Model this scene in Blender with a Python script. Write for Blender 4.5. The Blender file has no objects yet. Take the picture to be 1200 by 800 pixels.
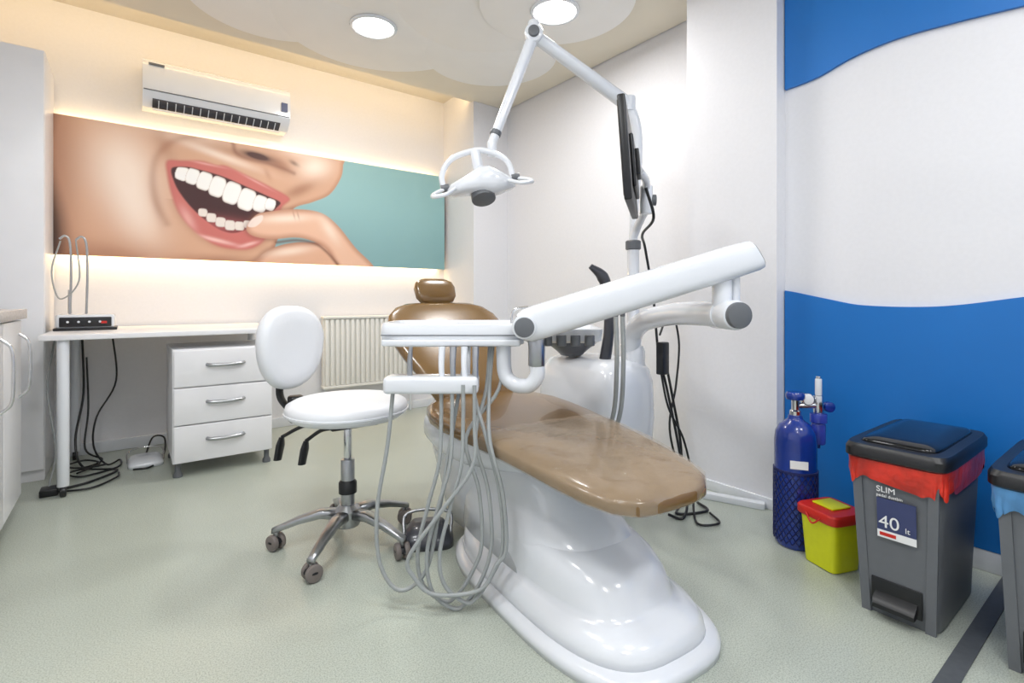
import bpy, bmesh, math, random
import numpy as np
from mathutils import Matrix, Vector
random.seed(3)
S=bpy.context.scene
try:
    S.view_settings.view_transform='Standard'
except Exception: pass
def s2l(c): return tuple(((v/255)/12.92 if v/255<=0.04045 else ((v/255+0.055)/1.055)**2.4) for v in c)
# ---------------------------------------------------------------- materials
MATS={}
def mat(name,rgb,rough=0.5,metal=0.0,emit=None,estr=0,noise=0,nscale=40,bump=0,coat=0,alpha=1,trans=0,bd=0.002):
    if name in MATS: return MATS[name]
    m=bpy.data.materials.new(name); m.use_nodes=True
    nt=m.node_tree; b=nt.nodes['Principled BSDF']
    c=s2l(rgb)+(1,)
    b.inputs['Base Color'].default_value=c
    b.inputs['Roughness'].default_value=rough
    b.inputs['Metallic'].default_value=metal
    b.inputs['Coat Weight'].default_value=coat
    b.inputs['Alpha'].default_value=alpha
    b.inputs['Transmission Weight'].default_value=trans
    if emit: 
        b.inputs['Emission Color'].default_value=tuple(emit)+(1,)
        b.inputs['Emission Strength'].default_value=estr
    if noise or bump:
        tc=nt.nodes.new('ShaderNodeTexCoord'); n=nt.nodes.new('ShaderNodeTexNoise')
        n.inputs['Scale'].default_value=nscale; n.inputs['Detail'].default_value=3
        nt.links.new(tc.outputs['Object'],n.inputs['Vector'])
        if noise:
            r=nt.nodes.new('ShaderNodeValToRGB')
            r.color_ramp.elements[0].position=0.35; r.color_ramp.elements[1].position=0.65
            r.color_ramp.elements[0].color=tuple(v*(1-noise) for v in c[:3])+(1,)
            r.color_ramp.elements[1].color=tuple(min(1,v*(1+noise)) for v in c[:3])+(1,)
            nt.links.new(n.outputs['Fac'],r.inputs['Fac']); nt.links.new(r.outputs['Color'],b.inputs['Base Color'])
        if bump:
            bp=nt.nodes.new('ShaderNodeBump'); bp.inputs['Strength'].default_value=bump; bp.inputs['Distance'].default_value=bd
            nt.links.new(n.outputs['Fac'],bp.inputs['Height']); nt.links.new(bp.outputs['Normal'],b.inputs['Normal'])
    MATS[name]=m; return m
WALL=mat('wall_paint',(228,228,232),0.6,bump=0.08,nscale=60,noise=0.01)
CEIL=mat('ceiling_paint',(228,220,204),0.7,noise=0.01,nscale=5)
CLOUD=mat('cloud_panel_paint',(240,238,235),0.7,noise=0.01,nscale=5)
BLUE=mat('blue_paint',(14,110,190),0.42,noise=0.02,nscale=3)
WLAM=mat('white_laminate',(236,236,239),0.3,noise=0.01,nscale=8)
WPL=mat('white_plastic',(226,229,234),0.2,coat=0.5,noise=0.005,nscale=8)
WVIN=mat('white_vinyl',(230,232,236),0.38,bump=0.15,nscale=90)
TAN=mat('tan_upholstery',(118,89,50),0.25,noise=0.05,nscale=14,bump=0.15,coat=0.45)
GREYP=mat('grey_plastic',(100,103,107),0.4,noise=0.02)
DGREY=mat('dark_grey_plastic',(58,60,68),0.3,noise=0.02,coat=0.3)
BLACK=mat('black_plastic',(20,21,24),0.35,noise=0.02)
SCREEN=mat('screen_glass',(12,13,16),0.08,noise=0.02)
CHROME=mat('chrome',(215,216,218),0.14,metal=1,noise=0.02)
STEEL=mat('brushed_steel',(175,177,180),0.28,metal=1,noise=0.04)
HOSE=mat('hose_rubber',(158,162,162),0.4,noise=0.03)
CAST=mat('castor_rubber',(120,112,108),0.5,noise=0.04)
RADI=mat('radiator_enamel',(236,234,228),0.4,noise=0.01)
OXY=mat('cylinder_enamel',(14,50,140),0.25,coat=0.5,noise=0.03)
NET=mat('net_cord',(14,24,84),0.6,noise=0.05)
YEL=mat('yellow_plastic',(222,226,24),0.4,noise=0.02)
RED=mat('red_plastic',(205,40,30),0.4,noise=0.03)
REDBAG=mat('red_bag_film',(206,50,34),0.3,noise=0.3,nscale=14,bump=1.0,bd=.01)
BLUEBAG=mat('blue_bag_film',(90,150,205),0.3,noise=0.2,nscale=14,bump=1.0,bd=.01)
BIN=mat('bin_plastic',(104,107,112),0.45,noise=0.02)
LABEL=mat('label_print',(58,66,108),0.4,noise=0.03)
WHITE=mat('print_white',(240,240,240),0.5,noise=0.01)
LIQ=mat('blue_humidifier',(70,90,200),0.12,trans=0.5,noise=0.02)
ACRY=mat('clear_film',(216,200,178),0.05,alpha=0.24,noise=0.01,nscale=11,bump=1.0,bd=.03)
LAMP=mat('lamp_diffuser',(255,255,255),0.5,emit=(1,0.98,0.95),estr=6)
LED=mat('led_strip',(255,220,150),0.5,emit=(1,0.70,0.32),estr=5)
GRANITE=mat('stone_worktop',(196,190,186),0.25,noise=0.12,nscale=90)
STRIP=mat('dark_floor_strip',(84,88,92),0.5,noise=0.06,nscale=60)
# speckled vinyl floor
FLOOR=bpy.data.materials.new('speckled_vinyl'); FLOOR.use_nodes=True
nt=FLOOR.node_tree; b=nt.nodes['Principled BSDF']; b.inputs['Roughness'].default_value=0.28
tc=nt.nodes.new('ShaderNodeTexCoord')
n1=nt.nodes.new('ShaderNodeTexNoise'); n1.inputs['Scale'].default_value=260; n1.inputs['Detail'].default_value=2
n2=nt.nodes.new('ShaderNodeTexNoise'); n2.inputs['Scale'].default_value=2.2; n2.inputs['Detail'].default_value=4
r1=nt.nodes.new('ShaderNodeValToRGB')
r1.color_ramp.elements[0].position=0.36; r1.color_ramp.elements[0].color=s2l((158,165,153))+(1,)
r1.color_ramp.elements[1].position=0.56; r1.color_ramp.elements[1].color=s2l((190,196,185))+(1,)
r2=nt.nodes.new('ShaderNodeValToRGB')
r2.color_ramp.elements[0].position=0.3; r2.color_ramp.elements[0].color=(0.94,0.94,0.94,1)
r2.color_ramp.elements[1].position=0.7; r2.color_ramp.elements[1].color=(1,1,1,1)
mx=nt.nodes.new('ShaderNodeMixRGB'); mx.blend_type='MULTIPLY'; mx.inputs['Fac'].default_value=1
for n in (n1,n2): nt.links.new(tc.outputs['Object'],n.inputs['Vector'])
nt.links.new(n1.outputs['Fac'],r1.inputs['Fac']); nt.links.new(n2.outputs['Fac'],r2.inputs['Fac'])
nt.links.new(r1.outputs['Color'],mx.inputs['Color1']); nt.links.new(r2.outputs['Color'],mx.inputs['Color2'])
nt.links.new(mx.outputs['Color'],b.inputs['Base Color'])
# ---------------------------------------------------------------- builders
def group(name,loc=(0,0,0)):
    e=bpy.data.objects.new(name,None); e.empty_display_size=0.1; e.location=loc
    S.collection.objects.link(e); return e
def finish(name,me,m,parent,M=None,smooth=True,sub=0,sharp=None):
    if M is not None: me.transform(M)
    o=bpy.data.objects.new(name,me); S.collection.objects.link(o)
    if m: me.materials.append(m)
    if smooth:
        for p in me.polygons: p.use_smooth=True
        if sharp: 
            try: me.set_sharp_from_angle(angle=math.radians(sharp))
            except Exception: pass
    if sub:
        md=o.modifiers.new('s','SUBSURF'); md.levels=sub; md.render_levels=sub
    if parent:
        o.parent=parent; o.matrix_parent_inverse=Matrix.Translation(parent.location).inverted()
    return o
def box(name,lo,hi,m,parent=None,bev=0.0,seg=3,M=None):
    bm=bmesh.new(); bmesh.ops.create_cube(bm,size=1)
    c=[(lo[i]+hi[i])/2 for i in range(3)]; s=[abs(hi[i]-lo[i]) for i in range(3)]
    for v in bm.verts: v.co=Vector((c[0]+v.co.x*s[0],c[1]+v.co.y*s[1],c[2]+v.co.z*s[2]))
    if bev: bmesh.ops.bevel(bm,geom=bm.edges[:],offset=bev,segments=seg,profile=0.5,affect='EDGES')
    me=bpy.data.meshes.new(name); bm.to_mesh(me); bm.free()
    return finish(name,me,m,parent,M,smooth=bool(bev),sharp=35)
def loft(name,rings,m,parent=None,M=None,caps=True,sub=0,closed=True,sharp=None):
    n=len(rings[0]); V=[p for r in rings for p in r]; F=[]
    for i in range(len(rings)-1):
        for j in range(n if closed else n-1):
            k=(j+1)%n; F.append((i*n+j,i*n+k,(i+1)*n+k,(i+1)*n+j))
    if caps: F.append(tuple(range(n))[::-1]); F.append(tuple((len(rings)-1)*n+j for j in range(n)))
    me=bpy.data.meshes.new(name); me.from_pydata(V,[],F)
    bm=bmesh.new(); bm.from_mesh(me); bmesh.ops.recalc_face_normals(bm,faces=bm.faces[:]); bm.to_mesh(me); bm.free()
    return finish(name,me,m,parent,M,sub=sub,sharp=sharp)
def se(t,a,b,e):
    c,s=math.cos(t),math.sin(t)
    return (math.copysign(abs(c)**(2/e),c)*a, math.copysign(abs(s)**(2/e),s)*b)
def ringz(cx,cy,a,b,z,e=4,n=48):
    return [(cx+se(2*math.pi*i/n,a,b,e)[0],cy+se(2*math.pi*i/n,a,b,e)[1],z) for i in range(n)]
def ringy(cx,y,cz,a,c,e=4,n=32,dz=0):
    return [(cx+se(2*math.pi*i/n,a,c,e)[0],y,cz+se(2*math.pi*i/n,a,c,e)[1]) for i in range(n)]
def catmull(P,k=8):
    P=[Vector(p) for p in P]
    if len(P)<3 or k<=1: return P
    Q=[P[0]*2-P[1]]+P+[P[-1]*2-P[-2]]; out=[]
    for i in range(1,len(Q)-2):
        for j in range(k):
            t=j/k; a,b_,c,d=Q[i-1],Q[i],Q[i+1],Q[i+2]
            out.append(0.5*((2*b_)+(c-a)*t+(2*a-5*b_+4*c-d)*t*t+(3*b_-a-3*c+d)*t**3))
    out.append(P[-1]); return out
def tube(name,P,r,m,parent=None,M=None,k=8,n=12,flat=1.0):
    nP=len(P); Q=catmull(P,k); L=len(Q)
    rr=r if isinstance(r,(list,tuple)) else [r]*nP
    T=[(Q[min(i+1,L-1)]-Q[max(i-1,0)]).normalized() for i in range(L)]
    u=T[0].orthogonal().normalized(); rings=[]
    for i in range(L):
        u=(u-T[i]*u.dot(T[i]))
        u=u.normalized() if u.length>1e-6 else T[i].orthogonal().normalized()
        v=T[i].cross(u); f=i/(L-1)*(nP-1); a=int(min(f,nP-2)); q=rr[a]+(rr[a+1]-rr[a])*(f-a)
        rings.append([tuple(Q[i]+u*math.cos(2*math.pi*j/n)*q+v*math.sin(2*math.pi*j/n)*q*flat) for j in range(n)])
    return loft(name,rings,m,parent,M,sharp=50)
def lathe(name,prof,m,parent=None,c=(0,0,0),axis=(0,0,1),M=None,n=32,sharp=40):
    R=Vector((0,0,1)).rotation_difference(Vector(axis).normalized()).to_matrix()
    rings=[[tuple(R@Vector((max(r,1e-4)*math.cos(2*math.pi*j/n),max(r,1e-4)*math.sin(2*math.pi*j/n),z))+Vector(c)) for j in range(n)] for r,z in prof]
    return loft(name,rings,m,parent,M,sharp=sharp)
def cyl(name,p0,p1,r,m,parent=None,M=None,bev=0.003,n=28):
    p0,p1=Vector(p0),Vector(p1); L=(p1-p0).length; bv=min(bev,r*0.4,L*0.4)
    return lathe(name,[(0,0),(r-bv,0),(r-bv*.3,bv*.3),(r,bv),(r,L-bv),(r-bv*.3,L-bv*.3),(r-bv,L),(0,L)],m,parent,tuple(p0),tuple(p1-p0),M,n)
# ---------------------------------------------------------------- room
H=2.72
box('floor',(-1.2,-1.3,-0.1),(2.8,4.2,0),FLOOR)
box('ceiling',(-1.2,-1.3,H),(2.8,4.2,H+0.1),CEIL)
box('wall_back',(-1.2,4.05,0),(2.8,4.2,H),WALL)
box('wall_left',(-1.3,-1.3,0),(-1.1,4.05,H),WALL)
box('wall_front',(-1.1,-1.4,0),(2.4,-1.25,H),WALL)
box('wall_right',(2.63,1.3,0),(2.8,4.05,H),WALL)
box('wall_right_front',(2.40,-1.25,0),(2.8,1.12,H),WALL)
box('wall_column',(2.32,1.105,0),(2.7,1.565,H),WALL)
box('wall_pillar',(2.28,3.55,0),(2.7,4.06,H),WALL)
box('baseboard_back',(-0.35,4.035,0),(2.28,4.05,0.07),WPL,bev=0.003)
box('baseboard_right',(2.385,-1.25,0),(2.40,1.10,0.075),WPL,bev=0.003)
box('baseboard_pillar',(2.265,3.56,0),(2.28,4.035,0.07),WPL,bev=0.003)
box('trim_column',(2.305,1.10,0),(2.32,1.565,0.05),WPL,bev=0.003)
box('trim_floor_strip',(1.25,0.335,0.0),(2.38,0.378,0.004),STRIP)
# dropped ceiling with cove
box('ceiling_dropped_panel',(-1.1,-1.25,2.585),(2.62,3.58,2.625),CEIL)
g=group('ceiling_cloud_panel',(1.2,2.9,2.56))
for i,(x,y,r,dz) in enumerate([(0.62,3.02,0.42,0),(1.2,2.88,0.6,.0004),(1.95,2.82,0.44,.0008),(0.9,2.3,0.5,.0012),(1.6,2.35,0.5,.0016),(1.2,1.7,.5,.002)]):
    cyl('lobe_%d'%(i+1),(x,y,2.566-dz),(x,y,2.59),r,CLOUD,g,bev=0.002,n=96)
g=group('ceiling_cloud_panel',(1.85,2.05,2.54))
for i,(x,y,r,dz) in enumerate([(1.86,2.06,0.42,0),(1.5,1.45,0.5,.0005)]):
    cyl('lobe_%d'%(i+1),(x,y,2.54-dz),(x,y,2.556),r,CLOUD,g,bev=0.002,n=96)
# wavy blue panels
def wave_panel(name,f,up):
    ys=[-1.2+i*(1.1+1.2)/80 for i in range(81)]
    r=[]
    for y in ys:
        z0,z1=(f(y),H-0.001) if up else (0.075,f(y))
        r.append([(2.40,y,z0),(2.384,y,z0),(2.384,y,z1),(2.40,y,z1)])
    return loft(name,r,BLUE,None,sharp=30)
def itp(y,T):
    if y<=T[0][0]: return T[0][1]+0.03*math.sin((y-T[0][0])*3)
    P=T
    for i in range(len(P)-1):
        if y<=P[i+1][0]:
            t=(y-P[i][0])/(P[i+1][0]-P[i][0]); p0=P[max(i-1,0)][1];p1=P[i][1];p2=P[i+1][1];p3=P[min(i+2,len(P)-1)][1]
            return 0.5*(2*p1+(p2-p0)*t+(2*p0-5*p1+4*p2-p3)*t*t+(3*p1-p0-3*p2+p3)*t**3)
    return P[-1][1]
wave_panel('trim_wave_lower',lambda y:itp(y,[(0.0,1.0),(0.33,.956),(0.55,.922),(0.8,.924),(.95,.955),(1.12,.99)]),False)
wave_panel('trim_wave_upper',lambda y:itp(y,[(0.0,1.90),(0.33,1.929),(0.528,1.952),(0.684,1.962),(.83,1.947),(.97,1.91),(1.12,1.90)]),True)
# downlights, and added fill lamps of the same build
def downlight_or_fill(x,y,z,r=0.115,w=11,name='ceiling_downlight_or_fill',col=(1,.985,.96)):
    g=group(name,(x,y,z))
    lathe('bezel',[(r,0.0),(r+.004,-.008),(r+.02,-.006),(r+.022,0),(r+.022,.004),(r,.004)],WPL,g,(x,y,z))
    cyl('diffuser',(x,y,z-.004),(x,y,z+.002),r,LAMP,g,bev=0.001)
    l=bpy.data.lights.new('lamp','AREA'); l.shape='DISK'; l.size=r*2; l.energy=w; l.color=col
    o=bpy.data.objects.new('lamp',l); S.collection.objects.link(o); o.parent=g; o.location=(0,0,-0.012)
downlight_or_fill(1.16,2.90,2.559,w=12)
downlight_or_fill(1.88,2.10,2.535,w=13)
for (x,y,e) in [(0.1,1.5,12),(1.0,0.1,10),(1.75,-0.6,11),(0.1,-0.6,10),(-0.45,0.6,14)]:  # unseen lamps out of frame, added for soft fill light
    downlight_or_fill(x,y,2.58,0.2,e,col=(.95,.975,1))
def strip_light(name,c,sx,sy,en,rot,parent=None,col=(1,.70,.34)):
    l=bpy.data.lights.new(name,'AREA'); l.shape='RECTANGLE'; l.size=sx; l.size_y=sy; l.energy=en; l.color=col
    o=bpy.data.objects.new(name,l); S.collection.objects.link(o); o.location=c; o.rotation_euler=rot
    if parent: o.parent=parent; o.matrix_parent_inverse=Matrix.Translation(parent.location).inverted()
g=group('cove_led_strip',(0.6,3.57,2.63))
box('led_tape',(-1.05,3.555,2.626),(2.25,3.57,2.636),LED,g)
strip_light('cove_glow',(0.6,3.60,2.645),3.3,0.03,5,(math.radians(92),0,0),g,(1,.72,.38))
# ---------------------------------------------------------------- poster
g=group('wall_poster',(0.94,4.0,1.62))
PX0,PX1,PZ0,PZ1=-0.43,2.25,1.21,2.034
box('backing_panel',(PX0,3.985,PZ0),(PX1,4.005,PZ1),DGREY,g)
box('standoff',(PX0+.15,4.005,PZ0+.15),(PX1-.15,4.05,PZ1-.15),DGREY,g)
nx,nz=640,200
X,Z=np.meshgrid(np.linspace(PX0,PX1,nx),np.linspace(PZ0,PZ1,nz)); x=X.ravel(); z=Z.ravel()
def sdf(poly,smooth=6):
    P=poly
    if smooth:
        P=[]; n=len(poly)
        for i in range(n):
            a,b_,c,d=[np.array(poly[(i+j-1)%n]) for j in range(4)]
            for k in range(smooth):
                t=k/smooth; P.append(tuple(0.5*((2*b_)+(c-a)*t+(2*a-5*b_+4*c-d)*t*t+(3*b_-a-3*c+d)*t**3)))
    d=np.full(x.shape,1e9); ins=np.zeros(x.shape,bool); n=len(P)
    for i in range(n):
        ax,az=P[i]; bx,bz=P[(i+1)%n]; ex,ez=bx-ax,bz-az; L=ex*ex+ez*ez+1e-12
        t=np.clip(((x-ax)*ex+(z-az)*ez)/L,0,1); d=np.minimum(d,(x-ax-t*ex)**2+(z-az-t*ez)**2)
        if abs(ez)>1e-12:
            c=((az>z)!=(bz>z)); ins^=c&(x<ex*(z-az)/ez+ax)
    return np.where(ins,-1,1)*np.sqrt(d)
def curved(P,k=10):
    return [tuple(v)[:2] for v in catmull([(a,b_,0) for a,b_ in P],k)]
def dist(P):
    P=curved(P); d=np.full(x.shape,1e9)
    for i in range(len(P)-1):
        ax,az=P[i]; bx,bz=P[i+1]; ex,ez=bx-ax,bz-az; L=ex*ex+ez*ez+1e-12
        t=np.clip(((x-ax)*ex+(z-az)*ez)/L,0,1); d=np.minimum(d,(x-ax-t*ex)**2+(z-az-t*ez)**2)
    return np.sqrt(d)
def sst(a,b_,v): t=np.clip((v-a)/(b_-a),0,1); return t*t*(3-2*t)
def gs(cx,cz,sx,sz,an=0):
    an=math.radians(an); dx,dz=x-cx,z-cz; u=dx*math.cos(an)+dz*math.sin(an); v=-dx*math.sin(an)+dz*math.cos(an)
    return np.exp(-(u/sx)**2-(v/sz)**2)
def C(*c): return np.array(s2l(c))
def mixc(A,B,f): f=np.clip(f,0,1)[:,None]; return A*(1-f)+B*f
one=np.ones((x.size,3))
col=one*C(150,192,194)
col=mixc(col,one*C(130,170,174),sst(1.75,1.25,z)*0.7)
face=sdf([(-.6,1.0),(-.6,2.3),(.6,2.3),(1.34,2.15),(1.345,2.0),(1.325,1.89),(1.24,1.755),(1.11,1.68),(.98,1.62),(.93,1.5),(.85,1.33),(.8,1.0)])
skin=one*C(218,172,142)
skin=mixc(skin,C(254,234,218)*one,gs(-.02,1.76,.17,.26,12)*1.0+gs(.06,1.45,.12,.2,20)*.6+gs(.50,1.93,.24,.026,-14)*.8+gs(1.13,1.95,.13,.085,20)*.95+gs(.35,2.05,.2,.06)*.5+gs(1.0,2.03,.12,.03)*.5)
skin=mixc(skin,C(158,102,74)*one,gs(-.12,1.2,.30,.10)*.65+sst(-.16,-.42,x)*.7+gs(.50,1.215,.26,.035)*.6+gs(.88,1.93,.10,.045,-25)*.7+gs(1.02,1.76,.13,.04,30)*.65+gs(.64,1.96,.16,.03,-10)*.4+gs(.19,1.93,.05,.12,20)*.35+gs(.15,1.55,.03,.14,10)*.25)
edge=sst(-.04,0,face); skin=mixc(skin,C(186,128,98)*one,edge*.6)
dc=dist([(.40,2.05),(.25,1.99),(.155,1.88),(.125,1.74),(.14,1.58),(.20,1.44)])
skin=mixc(skin,C(166,108,80)*one,np.exp(-(dc/.024)**2)*.4)
skin=mixc(skin,C(134,78,56)*one,np.exp(-(dist([(.58,2.03),(.60,1.965),(.68,1.935),(.80,1.925),(.90,1.905),(.98,1.88)])/.015)**2)*.5)
nost=gs(.735,1.965,.085,.024,-8)*1.7+gs(.98,1.955,.035,.016,-25)*.6; skin=mixc(skin,C(78,38,28)*one,nost)
skin=mixc(skin,C(190,132,104)*one,gs(.80,1.85,.02,.05,25)*.5)
hair=sst(-.29,-.40,x-0.04*np.sin(z*6)); skin=mixc(skin,C(62,38,28)*one,hair)
col=mixc(col,skin,sst(.006,-.006,face))
lips=sdf([(.199,1.845),(.28,1.862),(.39,1.878),(.48,1.864),(.543,1.866),(.675,1.818),(.815,1.762),(.95,1.692),(.9,1.62),(.86,1.52),(.80,1.40),(.74,1.33),(.648,1.293),(.49,1.308),(.36,1.39),(.27,1.5),(.225,1.62),(.2,1.75)])
lc=one*C(206,114,106)
lc=mixc(lc,C(250,204,196)*one,gs(.47,1.352,.13,.014,-12)*.9+gs(.68,1.335,.06,.012,20)*.8+gs(.315,1.48,.03,.09,25)*.5+gs(.42,1.86,.10,.008,-5)*.5+gs(.72,1.785,.10,.008,-24)*.45)
lc=mixc(lc,C(182,92,86)*one,sst(-.02,0,lips)*.3)
col=mixc(col,one*C(176,116,92),np.exp(-(np.maximum(lips,0)/.03)**2)*.3*(z<1.6))
col=mixc(col,lc,sst(.012,-.014,lips))
mouth=sdf([(.225,1.80),(.30,1.822),(.366,1.818),(.516,1.79),(.675,1.735),(.80,1.69),(.885,1.655),(.86,1.61),(.79,1.53),(.702,1.46),(.60,1.41),(.52,1.415),(.44,1.46),(.35,1.54),(.28,1.63),(.24,1.71)])
mc=one*C(62,20,20); mc=mixc(mc,C(180,90,90)*one,gs(.52,1.45,.17,.055)*.85)
col=mixc(col,mc,sst(.006,-.006,mouth))
inm=sst(.0,-.010,mouth)
for (tx,tz,w,h) in [(.283,1.775,.038,.048),(.341,1.765,.037,.056),(.41,1.743,.043,.064),(.486,1.715,.047,.073),(.573,1.683,.053,.080),(.666,1.648,.054,.080),(.752,1.628,.046,.062),(.818,1.63,.035,.045)]:
    a=-.28; xr=(x-tx)*math.cos(a)+(z-tz)*math.sin(a); zr=-(x-tx)*math.sin(a)+(z-tz)*math.cos(a)
    q=(np.abs(xr/w)**4+np.abs(zr/h)**2.4)
    tcx=one*C(255,254,252); tcx=mixc(tcx,C(206,190,180)*one,sst(.5,1,q)*.8)
    col=mixc(col,tcx,sst(1.05,.88,q)*inm)
for (tx,tz,w,h) in [(.40,1.53,.027,.028),(.45,1.50,.030,.032),(.505,1.475,.032,.034),(.562,1.458,.033,.036),(.62,1.458,.031,.032),(.67,1.475,.026,.027)]:
    q=(np.abs((x-tx)/w)**4+np.abs((z-tz)/h)**3); tcx=mixc(one*C(240,230,222),C(190,160,150)*one,sst(.4,1,q)*.8); col=mixc(col,tcx,sst(1.1,.85,q))
def hand(poly,l,d,hl):
    global col
    s=sdf(poly); hc=one*C(*l); hc=mixc(hc,C(*d)*one,sst(-.05,0,s)*.7); hc=mixc(hc,C(254,232,214)*one,hl)
    col=mixc(col,one*C(130,76,58),np.exp(-(np.maximum(s,0)/.022)**2)*.4*sst(.006,-.006,face))
    col=mixc(col,hc,sst(.005,-.005,s))
hand([(.72,1.12),(.75,1.25),(.86,1.33),(1.0,1.37),(1.15,1.38),(1.3,1.42),(1.42,1.33),(1.6,1.2),(1.62,1.12)],(228,178,148),(160,102,76),gs(.95,1.30,.16,.03,12)*.8)
hand([(.665,1.46),(.72,1.54),(.787,1.572),(.99,1.615),(1.175,1.607),(1.304,1.52),(1.44,1.36),(1.6,1.19),(1.35,1.16),(1.22,1.33),(1.10,1.39),(.99,1.405),(.86,1.385),(.75,1.385),(.68,1.41)],(238,192,164),(184,126,98),gs(.93,1.54,.18,.03,8)*.95+gs(1.24,1.48,.04,.11,35)*.8)
nl=sdf([(.672,1.462),(.705,1.52),(.765,1.548),(.765,1.51),(.72,1.462)]); col=mixc(col,one*C(252,236,228),sst(.004,-.004,nl)*.8)
for kx in (.98,1.01): col=mixc(col,C(176,118,92)*one,gs(kx,1.57,.006,.03,15)*.5)
col=mixc(col,C(110,60,44)*one,np.exp(-(dist([(.86,1.36),(1.0,1.385),(1.13,1.37),(1.22,1.31),(1.30,1.22)])/.012)**2)*.7)
V=np.stack([x,np.full_like(x,3.983),z],1)
idx=np.arange(nx*nz).reshape(nz,nx); F=np.stack([idx[:-1,:-1],idx[:-1,1:],idx[1:,1:],idx[1:,:-1]],-1).reshape(-1,4)
me=bpy.data.meshes.new('print'); me.from_pydata(V.tolist(),[],F.tolist())
ca=me.color_attributes.new('print_col','FLOAT_COLOR','POINT'); ca.data.foreach_set('color',np.concatenate([np.clip(col,0,1),np.ones((x.size,1))],1).astype(np.float32).ravel())
pm=bpy.data.materials.new('poster_print'); pm.use_nodes=True; at=pm.node_tree.nodes.new('ShaderNodeAttribute'); at.attribute_name='print_col'
pb=pm.node_tree.nodes['Principled BSDF']; pb.inputs['Roughness'].default_value=.45; pm.node_tree.links.new(at.outputs['Color'],pb.inputs['Base Color'])
finish('print',me,pm,g,smooth=False)
box('led_tape_top',(PX0+.03,4.02,PZ1-.03),(PX1-.03,4.03,PZ1-.02),LED,g)
box('led_tape_bottom',(PX0+.03,4.02,PZ0+.02),(PX1-.03,4.03,PZ0+.03),LED,g)
strip_light('glow_top',(0.9,4.018,PZ1-.012),2.6,0.02,2.2,(math.radians(155),0,0),g)
strip_light('glow_bottom',(0.9,4.018,PZ0+.012),2.6,0.02,6,(math.radians(25),0,0),g)
# ---------------------------------------------------------------- air conditioner
g=group('air_conditioner',(0.5,3.95,2.16))
prof=[(4.05,2.16),(3.93,2.155),(3.86,2.20),(3.84,2.23),(3.835,2.38),(3.85,2.42),(3.88,2.435),(4.05,2.435)]
loft('casing',[[(xx,a,b_) for a,b_ in prof] for xx in (0.07,0.92)],WPL,g,sharp=25)
box('front_seam',(0.075,3.832,2.235),(0.915,3.84,2.239),GREYP,g)
box('vent_opening',(0.12,-0.035,-0.004),(0.86,0.035,0.002),DGREY,g,M=Matrix.Translation((0,3.895,2.176))@Matrix.Rotation(math.radians(-32),4,'X'))
for i in range(16):
    xx=.15+i*.045; box('vane_%d'%i,(xx,-0.03,-0.008),(xx+.005,0.03,0.0),WPL,g,M=Matrix.Translation((0,3.893,2.173))@Matrix.Rotation(math.radians(-32),4,'X'))
box('louvre_flap',(0.12,-0.02,-0.003),(0.86,0.02,0.003),WPL,g,bev=.002,M=Matrix.Translation((0,3.90,2.138))@Matrix.Rotation(math.radians(12),4,'X'))
box('energy_label',(0.86,3.829,2.27),(0.90,3.834,2.33),LABEL,g)
box('badge',(0.10,3.829,2.39),(0.18,3.836,2.402),GREYP,g)
# ---------------------------------------------------------------- cabinets
g=group('tall_cabinet',(-0.7,3.82,0))
box('carcass',(-1.08,3.61,0),(-0.35,4.03,2.25),WLAM,g,bev=.002)
box('door_left',(-1.075,3.59,0.06),(-0.72,3.61,2.245),WLAM,g,bev=.003)
box('door_right',(-0.715,3.59,0.06),(-0.352,3.61,2.245),WLAM,g,bev=.003)
g=group('counter_cabinet',(-0.7,2.4,0))
box('carcass',(-1.08,1.5,0.07),(-0.40,3.14,0.86),WLAM,g,bev=.002)
box('plinth',(-1.05,1.52,0.0),(-0.44,3.12,0.07),GREYP,g)
box('worktop',(-1.08,1.5,0.862),(-0.365,3.16,0.905),GRANITE,g,bev=.004)
for i in range(4):
    y0=1.52+i*.405
    box('door_%d'%i,(-0.40,y0,.08),(-0.382,y0+.398,.855),WLAM,g,bev=.003)
    tube('handle_%d'%i,[(-.382,y0+.33,.52),(-.35,y0+.33,.56),(-.345,y0+.33,.67),(-.35,y0+.33,.76),(-.382,y0+.33,.80)],.006,CHROME,g)
# ---------------------------------------------------------------- desk
g=group('desk',(0.2,3.6,0))
box('top',(-0.335,3.21,0.752),(0.74,4.03,0.778),WLAM,g,bev=.003)
for i,(a,b_) in enumerate([(-.25,3.25),(-.25,3.95),(.69,3.95)]):
    cyl('leg_%d'%i,(a,b_,.05),(a,b_,.752),.024,WPL,g); cyl('castor_%d'%i,(a-.012,b_,.026),(a+.012,b_,.026),.026,BLACK,g)
    cyl('castor_stem_%d'%i,(a,b_,.03),(a,b_,.06),.012,BLACK,g)
g=group('drawer_cabinet',(0.42,3.45,0))
box('carcass',(.185,3.215,.075),(.67,3.70,.68),WLAM,g,bev=.003)
for i in range(3):
    z0=.08+i*.2; box('drawer_front_%d'%i,(.19,3.195,z0),(.665,3.214,z0+.194),WLAM,g,bev=.004)
    tube('handle_%d'%i,[(.34,3.197,z0+.115),(.36,3.18,z0+.112),(.43,3.172,z0+.11),(.50,3.18,z0+.112),(.52,3.197,z0+.115)],.010,STEEL,g,flat=.9)
for i,(a,b_) in enumerate([(.21,3.24),(.645,3.24),(.21,3.67),(.645,3.67)]):
    lathe('foot_%d'%i,[(0,0),(.022,0),(.022,.015),(.014,.03),(.014,.078),(0,.078)],GREYP,g,(a,b_,0))
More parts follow.
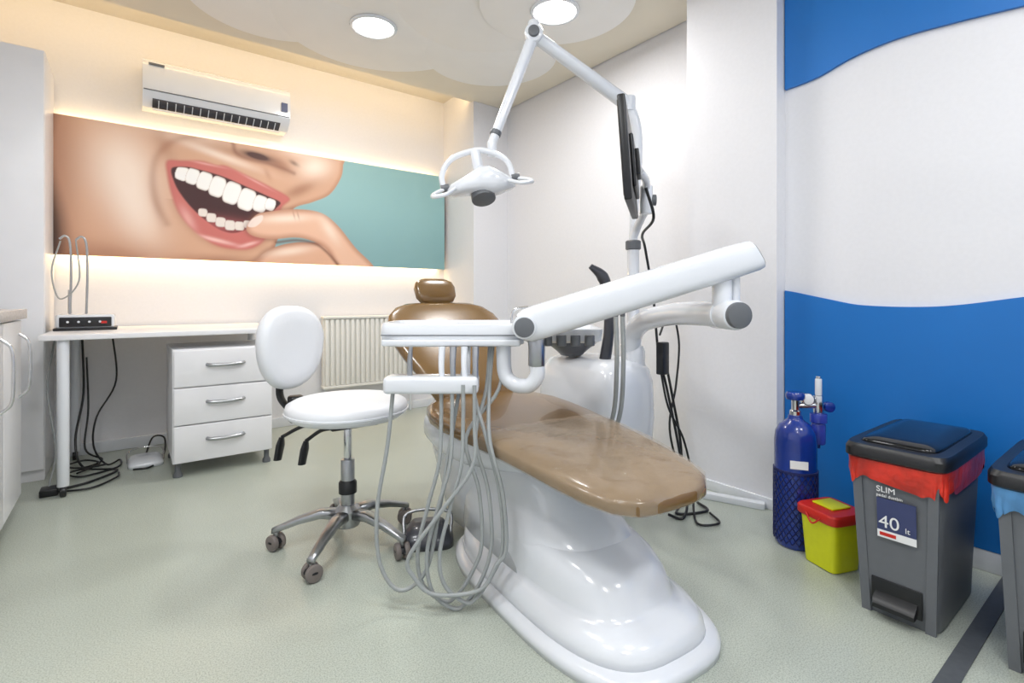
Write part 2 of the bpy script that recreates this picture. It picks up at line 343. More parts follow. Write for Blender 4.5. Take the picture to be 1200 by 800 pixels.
# device on desk
g=group('ultrasonic_scaler_unit',(-0.18,3.7,0.778))
box('body',(-.31,3.62,.79),(-.06,3.84,.865),WPL,g,bev=.012)
box('front_panel',(-.295,3.612,.798),(-.075,3.622,.85),BLACK,g,bev=.004)
box('lower_case',(-.32,3.61,.778),(-.05,3.85,.792),BLACK,g,bev=.004)
for i in range(4): cyl('knob_%d'%i,(-.26+i*.045,3.613,.825),(-.26+i*.045,3.606,.825),.006,WPL,g,bev=.001)
box('display',(-.12,3.609,.815),(-.095,3.613,.828),RED,g)
for i,xx in enumerate((-.26,-.19)):
    tube('stand_rod_%d'%i,[(xx,3.75,.865),(xx+.005,3.75,1.1),(xx,3.75,1.26),(xx-.02,3.75,1.30),(xx-.045,3.75,1.28)],.006,STEEL,g)
tube('handpiece_cable',[(-.30,3.75,1.27),(-.335,3.74,1.1),(-.30,3.72,.95),(-.22,3.72,1.05),(-.235,3.75,1.28)],.004,HOSE,g)
tube('handpiece',[(-.26,3.74,.87),(-.262,3.74,1.0)],[.009,.006],STEEL,g)
g=group('power_cables',(-.2,3.6,0))
tube('cable_1',[(-.22,3.95,.75),(-.21,3.9,.4),(-.24,3.8,.15),(-.2,3.7,.012),(-.05,3.55,.01),(-.15,3.4,.01),(-.25,3.35,.01)],.006,BLACK,g)
tube('cable_2',[(-.08,3.98,.75),(-.06,3.95,.45),(-.15,3.9,.25),(-.16,3.8,.1),(-.1,3.7,.01),(-.04,3.76,.01),(-.05,3.6,.01),(-.2,3.52,.01),(-.25,3.6,.02),(-.1,3.66,.02)],.005,BLACK,g)
tube('cable_3',[(-.30,3.32,.01),(-.15,3.28,.01),(-.05,3.4,.01),(-.04,3.48,.01)],.005,BLACK,g)
tube('cable_4',[(-.20,3.97,.6),(-.19,3.93,.3),(-.2,3.85,.08),(-.12,3.78,.02),(-.2,3.68,.015),(-.28,3.75,.02),(-.2,3.82,.02),(-.13,3.7,.02),(-.22,3.58,.015)],.005,BLACK,g)
box('power_strip',(-.34,3.28,0),(-.27,3.36,.035),BLACK,g,bev=.006)
tube('grey_cable',[(-.32,3.75,.74),(-.33,3.5,.5),(-.29,3.4,.2),(-.31,3.35,.03)],.005,HOSE,g)
g=group('foot_switch',(.08,3.62,0))
loft('body',[ringz(.08,3.62,.085,.10,0,5),ringz(.08,3.62,.085,.10,.02,5),ringz(.08,3.63,.07,.085,.035,5),ringz(.08,3.65,.05,.06,.04,5)],WPL,g)
tube('cable',[(.08,3.71,.02),(.12,3.82,.10),(.18,3.86,.08),(.17,3.72,.01),(.1,3.5,.008),(.02,3.5,.008)],.005,BLACK,g)
tube('guard',[(-.005,3.6,.02),(.0,3.7,.06),(.08,3.73,.07),(.16,3.7,.06),(.165,3.6,.02)],.004,CHROME,g)
# radiator
g=group('radiator',(1.55,3.99,.26))
box('core',(1.19,3.975,.27),(1.95,4.02,.80),RADI,g)
for i in range(19):
    a=1.2+i*.04; box('rib_%d'%i,(a,3.955,.28),(a+.026,3.98,.79),RADI,g,bev=.006)
box('top_grille',(1.185,3.95,.795),(1.955,4.03,.815),RADI,g,bev=.004)
box('bottom_rail',(1.185,3.952,.258),(1.955,4.03,.278),RADI,g,bev=.004)
for i,a in enumerate((1.21,1.93)): cyl('pipe_%d'%i,(a,4.0,0),(a,4.0,.26),.01,WPL,g)
cyl('valve',(1.97,4.0,.81),(2.04,4.0,.81),.018,WPL,g)
# ---------------------------------------------------------------- stool
sx,sy=.68,1.96
g=group('dental_stool',(sx,sy,0))
lathe('seat',[(0,.488),(.15,.488),(.20,.495),(.222,.512),(.228,.53),(.222,.55),(.20,.562),(.16,.568),(.08,.562),(0,.558)],WVIN,g,(sx,sy,0),n=48,sharp=80)
lathe('seat_piping',[(.226,.518),(.231,.520),(.231,.526),(.226,.528)],WPL,g,(sx,sy,0),n=48)
box('seat_plate',(sx-.09,sy-.09,.465),(sx+.09,sy+.09,.489),BLACK,g,bev=.006)
cyl('gas_column_upper',(sx,sy,.33),(sx,sy,.47),.015,CHROME,g)
cyl('gas_column',(sx,sy,.10),(sx,sy,.33),.026,STEEL,g)
lathe('column_collar',[(.026,.20),(.034,.20),(.034,.24),(.026,.25)],BLACK,g,(sx,sy,0))
lathe('hub',[(0,.075),(.045,.075),(.05,.09),(.05,.135),(.03,.155),(0,.155)],STEEL,g,(sx,sy,0))
for i in range(5):
    a=math.radians(9+72*i); dx,dy=math.cos(a),math.sin(a); px,py=-dy,dx
    rings=[]
    for (r,zz,w,h) in [(.035,.12,.026,.02),(.10,.125,.022,.018),(.18,.105,.018,.014),(.25,.08,.015,.011),(.275,.072,.013,.010)]:
        rings.append([(sx+dx*r+px*u,sy+dy*r+py*u,zz+v) for (u,v) in [se(2*math.pi*j/16,w,h,3.5) for j in range(16)]])
    loft('leg_%d'%(i+1),rings,STEEL,g)
    cx,cy=sx+dx*.262,sy+dy*.262; b_=a+.9; wx,wy=math.cos(b_),math.sin(b_)
    cyl('castor_stem_%d'%(i+1),(cx,cy,.045),(cx,cy,.075),.010,STEEL,g)
    for j,s_ in enumerate((-1,1)):
        cyl('castor_wheel_%d_%d'%(i+1,j),(cx+wx*s_*.006,cy+wy*s_*.006,.03),(cx+wx*s_*.026,cy+wy*s_*.026,.03),.03,CAST,g,bev=.007)
    lathe('castor_hood_%d'%(i+1),[(0,.048),(.02,.045),(.028,.035),(.028,.03)],BLACK,g,(cx,cy,.0))
# back rest
nrm=Vector((.419,-.905,.0)).normalized(); rt=Vector((.905,.419,0)).normalized(); up=Vector((0,0,1)); bc=Vector((.53,2.24,.75))
rings=[]
for (t,sc) in [(-.040,.60),(-.038,.80),(-.028,.94),(-.008,1.0),(.012,1.0),(.028,.95),(.038,.85),(.040,.6),(.038,.3)]:
    rr=[]
    for j in range(40):
        u,v=se(2*math.pi*j/40,.150,.172,2.3); u*=sc; v*=sc
        u*=1+0.10*(v/.165)
        rr.append(tuple(bc+rt*u+up*v+nrm*(t+0.8*u*u)))
    rings.append(rr)
loft('backrest',rings,WVIN,g)
q=bc-nrm*.035
tube('back_bracket',[tuple(q+up*(-.05)),tuple(q+up*(-.13)-nrm*.015),tuple(q+up*(-.22)-nrm*.01),(.56,2.17,.47),(.62,2.06,.475)],[.014,.019,.019,.016,.014],BLACK,g,flat=.7)
box('bracket_joint',(.525,2.19,.44),(.585,2.25,.55),BLACK,g,bev=.012)
for i,(p,q2) in enumerate([((.60,2.0,.47),(.47,2.09,.42)),((.62,1.9,.47),(.53,1.98,.42))]):
    tube('lever_arm_%d'%i,[p,((p[0]+q2[0])/2,(p[1]+q2[1])/2,.46),q2],.007,BLACK,g)
    tube('lever_paddle_%d'%i,[q2,(q2[0]-.005,q2[1],q2[2]-.03),(q2[0]-.015,q2[1],q2[2]-.085)],[.014,.024,.022],BLACK,g,flat=.5)
# ---------------------------------------------------------------- dental chair
CM=Matrix.Translation((1.2,1.7,0))@Matrix.Rotation(math.radians(-5.16),4,'Z')
g=group('dental_chair',(1.2,1.5,0))
def sec(z,f,b_,w,e=3.2,cx=0): return ringz(cx,(f+b_)/2,w,(b_-f)/2,z,e,64)
loft('base_flange',[sec(0,-.965,.02,.27),sec(.022,-.965,.02,.27),sec(.034,-.955,.01,.26),sec(.04,-.92,0,.235)],WPL,g,CM)
loft('base_body',[sec(.03,-.930,0,.243),sec(.06,-.925,0,.236),sec(.082,-.905,.01,.226),sec(.094,-.87,.01,.208),sec(.10,-.845,.02,.198),sec(.115,-.83,.02,.196),sec(.155,-.81,.03,.192),(sec(.19,-.77,.04,.185)),sec(.215,-.71,.05,.175),sec(.232,-.63,.06,.16),sec(.244,-.5,.0,.1)],WPL,g,CM)
loft('base_upper',[sec(.10,-.72,.05,.20),sec(.20,-.70,.06,.185),sec(.24,-.66,.08,.172),sec(.265,-.60,.09,.160),sec(.285,-.565,.10,.158),sec(.33,-.52,.12,.160),sec(.43,-.44,.16,.18)],WPL,g,CM)
loft('hip_shell',[ringy(0,y,zc,a,c,3,40) for (y,zc,a,c) in [(.26,.50,.08,.03),(.22,.47,.20,.075),(.12,.44,.265,.09),(0,.425,.275,.095),(-.15,.42,.26,.09),(-.3,.42,.22,.07),(-.42,.42,.16,.05)]],WPL,g,CM)
loft('lift_cover',[sec(z_,f,b_,w,4) for (z_,f,b_,w) in [(.05,-.12,.22,.15),(.18,-.12,.24,.17),(.30,-.15,.26,.20),(.38,-.18,.26,.22)]],WPL,g,CM)
def pad(name,prof,m,off=0.0,M=CM,e=4.0):
    return loft(name,[[ (u,y,zc+v) for (u,v) in [se(2*math.pi*j/48,a+off,c+off,e) for j in range(48)]] for (y,zc,a,c) in prof],m,g,M)
seat=[(.16,.515,.10,.02),(.14,.513,.20,.032),(.08,.505,.27,.038),(-.02,.50,.298,.04),(-.12,.495,.30,.04),(-.25,.49,.288,.038),(-.40,.483,.268,.035),(-.55,.472,.25,.032),(-.70,.458,.232,.030),(-.80,.447,.212,.029),(-.87,.438,.18,.027),(-.91,.432,.13,.023),(-.925,.43,.07,.014)]
pad('seat_cushion',seat,TAN)
# loose clear protective film over the foot end: wrinkled
fr=[]
for i in range(60):
    y=-.36-.565*i/59
    j=max(k for k in range(len(seat)-1) if seat[k][0]>=y-1e-6); a0,a1=seat[j],seat[j+1]; t=min(max((a0[0]-y)/(a0[0]-a1[0]),0),1)
    zc,a,c=[a0[k]+(a1[k]-a0[k])*t for k in (1,2,3)]
    fr.append([(u,y,zc+v+(.005*abs(math.sin(u*22+y*19+2*math.sin(y*14)))*(1+.5*math.sin(u*60+y*11))if v>0 else 0)) for (u,v) in [se(2*math.pi*q_/96,a+.004,c+.003,4) for q_ in range(96)]])
loft('foot_film',fr,ACRY,g,CM,caps=False)
loft('leg_support_shell',[ringy(0,y,zc,a,c,4,32) for (y,zc,a,c) in [(-.2,.445,.2,.02),(-.5,.435,.2,.02),(-.75,.425,.16,.015),(-.84,.42,.1,.01)]],WPL,g,CM)
BM=CM@Matrix.Translation((0,.13,.50))@Matrix.Rotation(math.radians(43),4,'X')
back=[(0,0,.13,.015),(.02,0,.18,.032),(.10,0,.205,.036),(.2,0,.235,.038),(.3,0,.272,.038),(.38,0,.295,.037),(.46,0,.30,.036),(.53,0,.282,.034),(.58,0,.24,.03),(.605,0,.19,.024),(.615,0,.12,.014)]
pad('backrest_cushion',back,TAN,0,BM)
pad('backrest_shell',[(y,-.035,max(a-.02,.05),c*.7) for (y,_,a,c) in back],WPL,0,BM)
box('headrest_bar',(-.03,.5,-.045),(.03,.70,-.025),CHROME,g,bev=.006,M=BM)
HM=CM@Matrix.Translation((0,.62,.985))@Matrix.Rotation(math.radians(62),4,'X')
pad('headrest_cushion',[(-.07,0,.05,.012),(-.06,0,.085,.024),(-.03,0,.105,.03),(.02,0,.11,.03),(.05,0,.10,.027),(.068,0,.07,.018),(.074,0,.03,.008)],TAN,0,HM)
cyl('headrest_joint',(0,-.0,-.07),(0,0,-.02),.03,BLACK,g,M=HM)
# foot control
g=group('foot_control_pedal',(.93,1.8,0))
FM=Matrix.Translation((.93,1.78,0))@Matrix.Rotation(math.radians(-30),4,'Z')
loft('pedal_body',[ringz(0,0,.10,.07,0,4),ringz(0,0,.10,.07,.025,4),ringz(0,.01,.085,.055,.05,4),ringz(0,.03,.06,.03,.075,4)],DGREY,g,FM)
tube('pedal_bar',[(-.09,0,.03),(-.08,.05,.10),(.08,.05,.10),(.09,0,.03)],.007,STEEL,g,FM,k=4)
# ---------------------------------------------------------------- spittoon / cuspidor unit
g=group('cuspidor_unit',(1.83,1.72,0))
ux,uy=1.82,1.74
loft('body',[ringz(ux,uy,a,b_,z_,4) for (z_,a,b_) in [(.14,.10,.14),(.20,.16,.22),(.26,.185,.255),(.40,.195,.265),(.56,.19,.26),(.62,.175,.245),(.655,.15,.22),(.672,.11,.17),(.676,.05,.1)]],WPL,g)
loft('pedestal',[ringz(ux-.02,uy,.13,.17,z_,4) for z_ in (0,.16)],WPL,g)
box('link_to_chair',(1.50,1.68,.16),(1.72,1.86,.34),WPL,g,bev=.03)
lathe('bowl',[(0,.675),(.05,.68),(.07,.70),(.12,.74),(.135,.76),(.128,.762),(.10,.735),(.05,.705),(0,.70)],DGREY,g,(1.70,1.78,0),n=48,sharp=89)
tube('cup_filler',[(1.76,1.62,.66),(1.765,1.6,.80),(1.76,1.6,.96),(1.735,1.61,1.05),(1.685,1.64,1.10)],[.028,.024,.022,.028,.012],DGREY,g)
tube('bowl_rinse_spout',[(1.80,1.83,.67),(1.80,1.83,.80),(1.77,1.82,.83),(1.74,1.80,.80)],.007,CHROME,g)
px,py=1.90,1.57
lathe('post_collar',[(.0,.62),(.055,.64),(.055,.70),(.045,.73),(.03,.735),(.03,.75)],WPL,g,(px,py,0))
tube('post',[(px,py,.66),(px,py,1.0),(px,py,1.22)],.028,WPL,g,k=2,n=24)
lathe('post_ring',[(.03,1.18),(.036,1.185),(.036,1.22),(.03,1.225)],GREYP,g,(px,py,0))
lathe('post_ring_low',[(.03,.80),(.034,.80),(.034,.82),(.03,.83)],DGREY,g,(px,py,0))
tube('mains_cable',[(1.99,1.47,.72),(2.02,1.44,.5),(2.06,1.42,.25),(2.02,1.4,.02),(1.92,1.34,.01),(2.05,1.28,.01),(2.1,1.36,.01)],.006,BLACK,g)
tube('mains_cable_2',[(1.98,1.48,.78),(2.06,1.48,.9),(2.1,1.46,.75),(2.05,1.44,.55),(2.0,1.44,.35),(2.06,1.42,.12),(2.1,1.4,.01)],.005,BLACK,g)
tube('mains_cable_3',[(1.97,1.47,.63),(1.99,1.44,.45),(2.05,1.40,.3),(2.06,1.36,.12),(1.98,1.30,.012),(1.90,1.22,.01),(1.98,1.18,.01),(2.04,1.26,.01)],.005,BLACK,g)
box('power_adapter',(1.95,1.44,.60),(2.0,1.48,.75),BLACK,g,bev=.006)
tube('assistant_arm',[(px,py,.95),(1.75,1.45,.955),(1.56,1.37,.955)],.014,WPL,g)
for i,(dx,dy) in enumerate(((0,0),(.022,-.015))):
    cyl('suction_tip_%d'%i,(1.53+dx,1.35+dy,.88),(1.53+dx,1.35+dy,.98),.010,GREYP,g)
    tube('suction_hose_%d'%i,[(1.53+dx,1.35+dy,.88),(1.535+dx,1.35+dy,.7),(1.54+dx,1.37+dy,.5),(1.56+dx,1.45+dy,.36),(1.66,1.58+dy,.34)],.009,HOSE,g)
# dental operating light
g=group('dental_operating_light',(1.9,1.57,1.2))
tube('light_post',[(px,py,1.2),(1.905,1.565,1.4),(1.92,1.56,1.6),(1.915,1.562,1.74),(1.895,1.575,1.82),(1.865,1.585,1.865)],[.02,.02,.022,.025,.028,.03],WPL,g,n=20)
J=(1.40,1.70,2.09); E=(1.88,1.585,1.865)
tube('light_arm_long',[E,J],[.034,.026],WPL,g,k=1,n=24)
cyl('light_elbow',(1.88,1.585,1.83),(1.88,1.585,1.90),.036,WPL,g)
cyl('light_top_joint',(1.38,1.675,2.09),(1.42,1.725,2.09),.04,WPL,g,bev=.008)
cyl('light_top_joint_cap',(1.372,1.665,2.09),(1.428,1.735,2.09),.024,GREYP,g)
cyl('light_top_stub',(1.40,1.70,2.10),(1.40,1.70,2.15),.026,WPL,g,bev=.008)
K=(1.215,1.75,1.60)
tube('light_arm_drop',[J,K],[.026,.019],WPL,g,k=1,n=20)
cyl('light_arm_ring',(1.235,1.745,1.655),(1.228,1.747,1.635),.024,GREYP,g)
cyl('light_swivel',(K[0],K[1],1.61),(K[0],K[1],1.545),.02,WPL,g,bev=.006)
LM=Matrix.Translation((1.165,1.76,1.43))@Matrix.Rotation(math.radians(-32),4,'Z')@Matrix.Rotation(math.radians(-10),4,'Y')
tube('light_yoke',[(-.155,0,.0),(-.15,0,.06),(-.10,0,.115),(0,0,.135),(.07,0,.115),(.125,0,.07),(.14,0,-.01)],.012,WPL,g,LM)
loft('light_head',[[(xx,v*1.0,zc+w) for (v,w) in [se(2*math.pi*j/28,dy,dz,2.8) for j in range(28)]] for (xx,dy,dz,zc) in [(-.14,.02,.012,-.02),(-.12,.05,.025,-.015),(-.06,.075,.035,-.005),(0,.085,.055,.005),(.04,.085,.06,.0),(.08,.07,.045,-.01),(.12,.045,.025,-.02),(.14,.02,.012,-.025)]],WPL,g,LM)
cyl('light_lens',(.0,-.02,-.075),(.0,-.0,-.03),.05,GREYP,g,LM)
cyl('light_hub',(0,0,.05),(.0,0,.135),.022,WPL,g,LM)
for i,s_ in enumerate((-1,1)):
    tube('light_handle_%d'%i,[(s_*.14,0,.0),(s_*.19,-.03,-.02),(s_*.20,-.09,-.045),(s_*.15,-.12,-.05),(s_*.11,-.06,-.02)],.008,WPL,g,LM)
    cyl('yoke_pivot_%d'%i,(s_*.13,0,0),(s_*.165,0,0),.017,GREYP,g,LM)
# monitor on arm
g=group('computer_monitor',(1.553,1.308,1.478))
MM=Matrix.Translation((1.553,1.308,1.478))@Matrix.Rotation(math.radians(36.5),4,'Z')@Matrix.Rotation(math.radians(-4),4,'X')
box('monitor_case',(-.23,-.016,-.185),(.23,.012,.185),BLACK,g,bev=.006,M=MM)
box('monitor_screen',(-.215,.011,-.165),(.215,.014,.170),SCREEN,g,M=MM)
box('monitor_back_bulge',(-.12,-.03,-.12),(.14,-.014,.08),BLACK,g,bev=.008,M=MM)
tube('monitor_arm',[(px,py,1.235),(1.89,1.54,1.28),(1.83,1.46,1.32),(1.78,1.40,1.34)],.019,WPL,g)
cyl('monitor_knuckle',(1.78,1.40,1.315),(1.78,1.40,1.435),.027,WPL,g)
cyl('monitor_knuckle_cap',(1.79,1.40,1.375),(1.815,1.375,1.375),.024,GREYP,g)
tube('monitor_mount',[(1.78,1.40,1.42),(1.70,1.34,1.44),(1.60,1.29,1.45)],.016,WPL,g)
box('monitor_plate',(-.05,-.045,-.06),(.05,-.028,.04),BLACK,g,bev=.004,M=MM)
tube('monitor_cable',[(1.60,1.26,1.38),(1.66,1.27,1.27),(1.78,1.42,1.23),(1.90,1.50,1.18),(1.96,1.50,.95),(1.97,1.48,.7),(2.0,1.46,.55),(2.03,1.42,.3),(2.0,1.35,.06),(1.9,1.3,.01),(1.88,1.36,.01)],.006,BLACK,g)
# delivery arm
g=group('instrument_delivery_table',(.99,1.45,.8))
tube('lower_arm',[(1.885,1.575,.72),(1.87,1.54,.80),(1.80,1.42,.855),(1.68,1.20,.89),(1.56,1.0,.90),(1.50,.885,.90)],[.045,.046,.045,.043,.042,.042],WPL,g,n=24)
cyl('lower_arm_joint',(1.475,.82,.90),(1.535,.93,.90),.046,WPL,g,bev=.006)
cyl('lower_arm_cap',(1.468,.805,.90),(1.478,.825,.90),.040,GREYP,g)
cyl('riser',(1.50,.885,.90),(1.50,.885,1.03),.03,WPL,g)
cyl('riser_2',(1.535,.86,.93),(1.535,.86,1.04),.014,WPL,g)
P0=Vector((.955,1.225,.862)); P1=Vector((1.57,.83,1.085)); ax=(P1-P0).normalized()
side=ax.cross(Vector((0,0,1))).normalized(); upv=side.cross(ax)
rings=[]
for (t,w,h) in [(0,.035,.040),(.02,.042,.05),(.06,.045,.053),(.3,.046,.053),(.7,.046,.052),(.76,.045,.05),(.775,.042,.047)]:
    c=P0+ax*t; rings.append([tuple(c+side*u+upv*v+ax*(0.0 if t<.7 else v*-.25)) for (u,v) in [se(2*math.pi*j/40,w,h,3.2) for j in range(40)]])
loft('balance_arm_cover',rings,WPL,g,sharp=50)
rings=[]
for (t,w,h) in [(.772,.040,.045),(.779,.038,.043)]:
    c=P0+ax*t; rings.append([tuple(c+side*u+upv*v+ax*(v*-.25)) for (u,v) in [se(2*math.pi*j/40,w,h,3.2) for j in range(40)]])
loft('balance_arm_end',rings,GREYP,g,sharp=50)
cyl('balance_arm_pivot',tuple(P0+ax*.012-Vector((0.602,0.798,0))*.050),tuple(P0+ax*.012+Vector((0.602,0.798,0))*.05),.036,WPL,g)
cyl('balance_arm_pivot_cap',tuple(P0+ax*.012-Vector((0.602,0.798,0))*.056),tuple(P0+ax*.012-Vector((0.602,0.798,0))*.048),.030,GREYP,g)
TM=Matrix.Translation((.99,1.45,0))@Matrix.Rotation(math.radians(-37),4,'Z')
def rr(cx,cy,a,b_,z_,e=8): return ringz(cx,cy,a,b_,z_,e,48)
loft('delivery_table',[rr(-.11,0,.215,.115,.795),rr(-.11,0,.232,.13,.803),rr(-.11,0,.235,.135,.83),rr(-.11,0,.235,.135,.864),rr(-.11,0,.230,.13,.872),rr(-.11,0,.215,.115,.872),rr(-.11,0,.21,.11,.862)],WPL,g,TM,sharp=40)
box('table_seam',(-.335,-.1365,.832),(.115,-.130,.835),GREYP,g,M=TM)
loft('delivery_tray',[rr(.25,.03,.115,.12,.805),rr(.25,.03,.13,.135,.812),rr(.25,.03,.135,.14,.85),rr(.25,.03,.13,.135,.852),rr(.25,.03,.12,.125,.835)],WPL,g,TM,sharp=40)
for i in range(5):
    xx=.15+i*.045
    cyl('instrument_holder_%d'%i,(xx,-.135,.80),(xx,-.135,.835),.016,GREYP,g,M=TM)
box('table_front_lip',(-.33,-.15,.80),(.11,-.128,.82),WPL,g,bev=.005,M=TM)
cyl('arm_coupling',(.16,-.165,.74),(.16,-.165,.83),.026,STEEL,g,M=TM)
tube('coupling_elbow',[(.16,-.165,.76),(.16,-.165,.71),(.135,-.155,.678),(.09,-.13,.678),(.06,-.11,.71),(.055,-.10,.80)],.024,WPL,g,TM,n=20)
box('instrument_bar',(-.31,-.215,.66),(-.02,-.13,.712),WPL,g,bev=.012,M=TM)
for i,a in enumerate((-.06,)): cyl('bar_bracket_%d'%i,(a,-.14,.70),(a,-.11,.81),.010,WPL,g,M=TM)
for i,a in enumerate((-.135,-.10,-.065,-.03)):
    tube('handpiece_%d'%i,[(a,-.17,.80),(a,-.185,.74),(a+.004,-.19,.68)],[.011,.009,.008],STEEL if i%2 else WPL,g,TM)
tube('air_syringe',[(-.235,-.17,.71),(-.235,-.17,.76),(-.232,-.17,.80)],[.009,.008,.006],STEEL,g,TM)
tube('tray_syringe',[(.08,.05,.86),(.085,.05,.90),(.10,.05,.915),(.14,.05,.92)],.005,CHROME,g,TM)
hs=[(-.135,-.22,.05,-.03,.10),(-.10,-.19,.035,.00,.06),(-.065,-.15,.06,.035,.02),(-.03,-.24,.09,.045,.07)]
for i,(a,l,zb,r,e) in enumerate(hs):
    bb=-.19-.012*i
    tube('hose_%d'%i,[(a,bb,.69),(a,bb,.58),(a-.005,bb-.01,.45),((a*1.2+l)/2.2,bb-.01,.32),(l+.015,bb-.01,.18),(l+.03,bb-.01,zb+.03),(l+.09,bb-.005,zb-.025),(r-.06,bb,zb-.015),(r-.01,bb,zb+.06),(r+.02,bb,.20),(r+.01,bb+.01,.36),(r-.03,bb+.02,.52),(e-.06,-.12,.66),(e-.05,-.08,.80)],.0062,HOSE,g,TM,k=7)
tube('hose_left',[(-.285,-.18,.67),(-.30,-.19,.5),(-.33,-.2,.3),(-.32,-.2,.14),(-.26,-.2,.06),(-.18,-.2,.12),(-.14,-.2,.3),(-.10,-.19,.55),(-.06,-.12,.80)],.0062,HOSE,g,TM)
# ---------------------------------------------------------------- cable duct
g=group('cable_duct',(2.24,1.27,0))
DM=Matrix.Translation((2.22,1.33,0))@Matrix.Rotation(math.radians(-68),4,'Z')
box('duct',(-.16,-.02,0),(.2,.02,.03),WPL,g,bev=.004,M=DM)
# ---------------------------------------------------------------- oxygen cylinder
ox,oy=2.07,.915
g=group('oxygen_cylinder',(ox,oy,0))
lathe('cylinder',[(0,0),(.066,0),(.072,.008),(.074,.02),(.074,.40),(.070,.435),(.056,.462),(.034,.478),(.026,.485),(.024,.50),(0,.50)],OXY,g,(ox,oy,0),n=48,sharp=60)
nn=22
for i in range(nn):
    for s_ in (-1,1):
        tube('net_%d_%d'%(i,s_>0),[(ox+.0765*math.cos(2*math.pi*i/nn+s_*t*2.4),oy+.0765*math.sin(2*math.pi*i/nn+s_*t*2.4),.02+t*.27) for t in [k/12 for k in range(13)]],.0018,NET,g,k=2,n=5)
lathe('net_edge',[(.074,.285),(.078,.287),(.078,.293),(.074,.295)],NET,g,(ox,oy,0))
box('label',(-.002,-.03,.31),(.002,.03,.34),WHITE,g,M=Matrix.Translation((ox-.062,oy-.041,0))@Matrix.Rotation(math.radians(33),4,'Z'))
lathe('valve_body',[(0,.49),(.02,.49),(.02,.515),(.014,.52),(.014,.56),(0,.56)],CHROME,g,(ox,oy,0))
lathe('valve_handwheel',[(0,.56),(.03,.56),(.034,.568),(.034,.58),(.028,.588),(0,.588)],OXY,g,(ox,oy,0))
def rp(a,z_,f=0): return (ox+.798*a-.602*f,oy-.602*a-.798*f,z_)
cyl('regulator_stem',rp(0,.535),rp(.10,.535),.011,CHROME,g)
cyl('gauge_1',rp(.045,.56,.012),rp(.045,.56,-.012),.024,CHROME,g); cyl('gauge_1_face',rp(.045,.56,.014),rp(.045,.56,.010),.020,WHITE,g)
cyl('gauge_2',rp(.13,.53,.012),rp(.13,.53,-.012),.02,OXY,g)
cyl('regulator_body',rp(.09,.505),rp(.09,.575),.018,CHROME,g)
cyl('flow_tube',rp(.09,.575),rp(.09,.64),.012,WPL,g); cyl('flow_cap',rp(.09,.64),rp(.09,.65),.009,CHROME,g)
cyl('humidifier_cap',rp(.09,.47),rp(.09,.505),.03,LIQ,g)
cyl('humidifier_jar',rp(.09,.385),rp(.09,.47),.025,LIQ,g,bev=.008)
tube('humidifier_stem',[rp(.09,.47),rp(.09,.37)],.006,OXY,g)
# ---------------------------------------------------------------- sharps box
g=group('sharps_container',(2.0,.745,0))
SM=Matrix.Translation((2.01,.765,0))@Matrix.Rotation(math.radians(-20),4,'Z')
def rs(a,b_,z_): return ringz(0,0,a,b_,z_,7,40)
loft('tub',[rs(.055,.055,0),rs(.062,.062,.004),rs(.073,.073,.17),rs(.074,.074,.178)],YEL,g,SM,sharp=50)
loft('lid',[rs(.08,.08,.172),rs(.083,.083,.176),rs(.083,.083,.200),rs(.078,.078,.206),rs(.05,.05,.207)],RED,g,SM,sharp=40)
box('lid_flap',(-.035,-.035,.207),(.05,.05,.214),YEL,g,bev=.003,M=SM)
tube('handle',[(-.084,-.03,.185),(-.09,0,.16),(-.084,.03,.185)],.003,RED,g,SM)
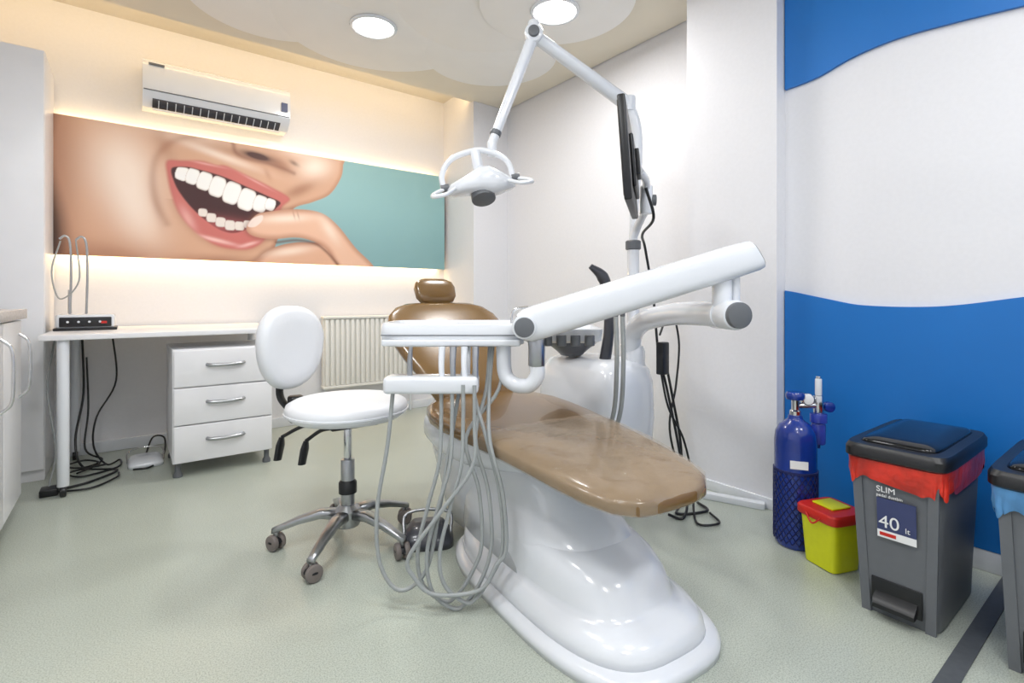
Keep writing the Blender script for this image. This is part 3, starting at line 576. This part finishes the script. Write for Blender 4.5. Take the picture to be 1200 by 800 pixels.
# ---------------------------------------------------------------- pedal bins
def pedal_bin(y0,bag,label):
    g=group('pedal_bin',(2.0,y0+.12,0)); cy=y0+.12
    def rb(x0,x1,hw,z_,e=9,n=64): return ringz((x0+x1)/2,cy,(x1-x0)/2,hw,z_,e,n)
    loft('body',[rb(1.815,2.20,.094,0),rb(1.812,2.202,.097,.006),rb(1.80,2.205,.100,.10),rb(1.785,2.22,.108,.30),rb(1.775,2.225,.114,.455)],BIN,g,sharp=50)
    for i,s_ in enumerate((-1,1)):
        loft('front_rib_%d'%i,[[(1.812-t*.037+dx,cy+s_*(.078+t*.016)+dy,t*.455) for dx,dy in ((-.006,-.012),(.004,-.012),(.004,.012),(-.006,.012))] for t in (0,1)],BIN,g,sharp=30)
    rg=[]
    for (a,b_,w,z_,dz) in [(1.766,2.234,.121,.405,1),(1.761,2.239,.124,.425,.5),(1.76,2.24,.124,.455,0),(1.758,2.242,.126,.478,0)]:
        R0=rb(a,b_,w,z_,9,160)
        rg.append([(p[0]+.003*dz*math.sin(j*.9),p[1]+.003*dz*math.sin(j*.7),p[2]+dz*(.010*math.sin(j*.35)+.006*math.sin(j*.83))) for j,p in enumerate(R0)])
    loft('bag_collar',rg,bag,g,caps=False)
    loft('lid_rim',[rb(1.756,2.245,.124,.472),rb(1.748,2.25,.130,.478),rb(1.748,2.25,.130,.502),rb(1.758,2.242,.123,.515),rb(1.79,2.225,.10,.517)],BLACK,g,sharp=40)
    loft('lid_flap',[rb(1.785,2.215,.100,.515),rb(1.80,2.20,.090,.527),rb(1.85,2.16,.06,.532)],SCREEN,g)
    box('pedal_recess',(1.795,cy-.062,.035),(1.803,cy+.062,.115),BLACK,g,bev=.002)
    loft('pedal',[[(xx,cy+s_*w,z_) for s_,z_ in ((-1,zb),(1,zb),(1,zt),(-1,zt))] for (xx,w,zb,zt) in [(1.81,.05,.05,.085),(1.775,.052,.04,.065),(1.765,.05,.038,.05)]],BLACK,g,sharp=30)
    if label:
        LMx=Matrix.Translation((1.779,cy-.006,.30))@Matrix.Rotation(math.radians(-4.2),4,'Y')
        box('label_print',(-.006,-.048,-.03),(-.003,.046,.065),LABEL,g,M=LMx)
        box('label_stripe',(-.007,-.048,-.052),(-.0055,.046,-.03),WHITE,g,M=LMx)
        box('label_bar',(-.0078,.0,-.046),(-.0068,.04,-.036),RED,g,M=LMx)
        for t,s_,zz,yy in (('40',.052,-.02,.042),('lt',.022,-.02,-.022),('SLIM',.024,.085,.046),('pedal dustbin',.012,.071,.046)):
            cu=bpy.data.curves.new('txt','FONT'); cu.body=t; cu.size=s_; cu.extrude=.0005
            o=bpy.data.objects.new('label_text',cu); S.collection.objects.link(o); cu.materials.append(WHITE)
            o.parent=g; o.matrix_parent_inverse=Matrix.Translation(g.location).inverted()
            o.matrix_basis=LMx@Matrix.Translation((-.0085,yy,zz))@Matrix.Rotation(math.radians(-90),4,'Z')@Matrix.Rotation(math.radians(90),4,'X')
pedal_bin(.392,REDBAG,True)
pedal_bin(.065,BLUEBAG,False)
# ---------------------------------------------------------------- camera, world
w=bpy.data.worlds.new('w'); S.world=w; w.use_nodes=True
w.node_tree.nodes['Background'].inputs[0].default_value=(.9,.95,1,1); w.node_tree.nodes['Background'].inputs[1].default_value=.5
cd=bpy.data.cameras.new('camera'); cd.sensor_width=36; cd.lens=17.88; cd.shift_y=-50/1200; cd.clip_start=.05
co=bpy.data.objects.new('camera',cd); S.collection.objects.link(co); co.location=(0,0,.95); co.rotation_euler=(math.radians(90),0,math.radians(-37.03))
S.camera=co
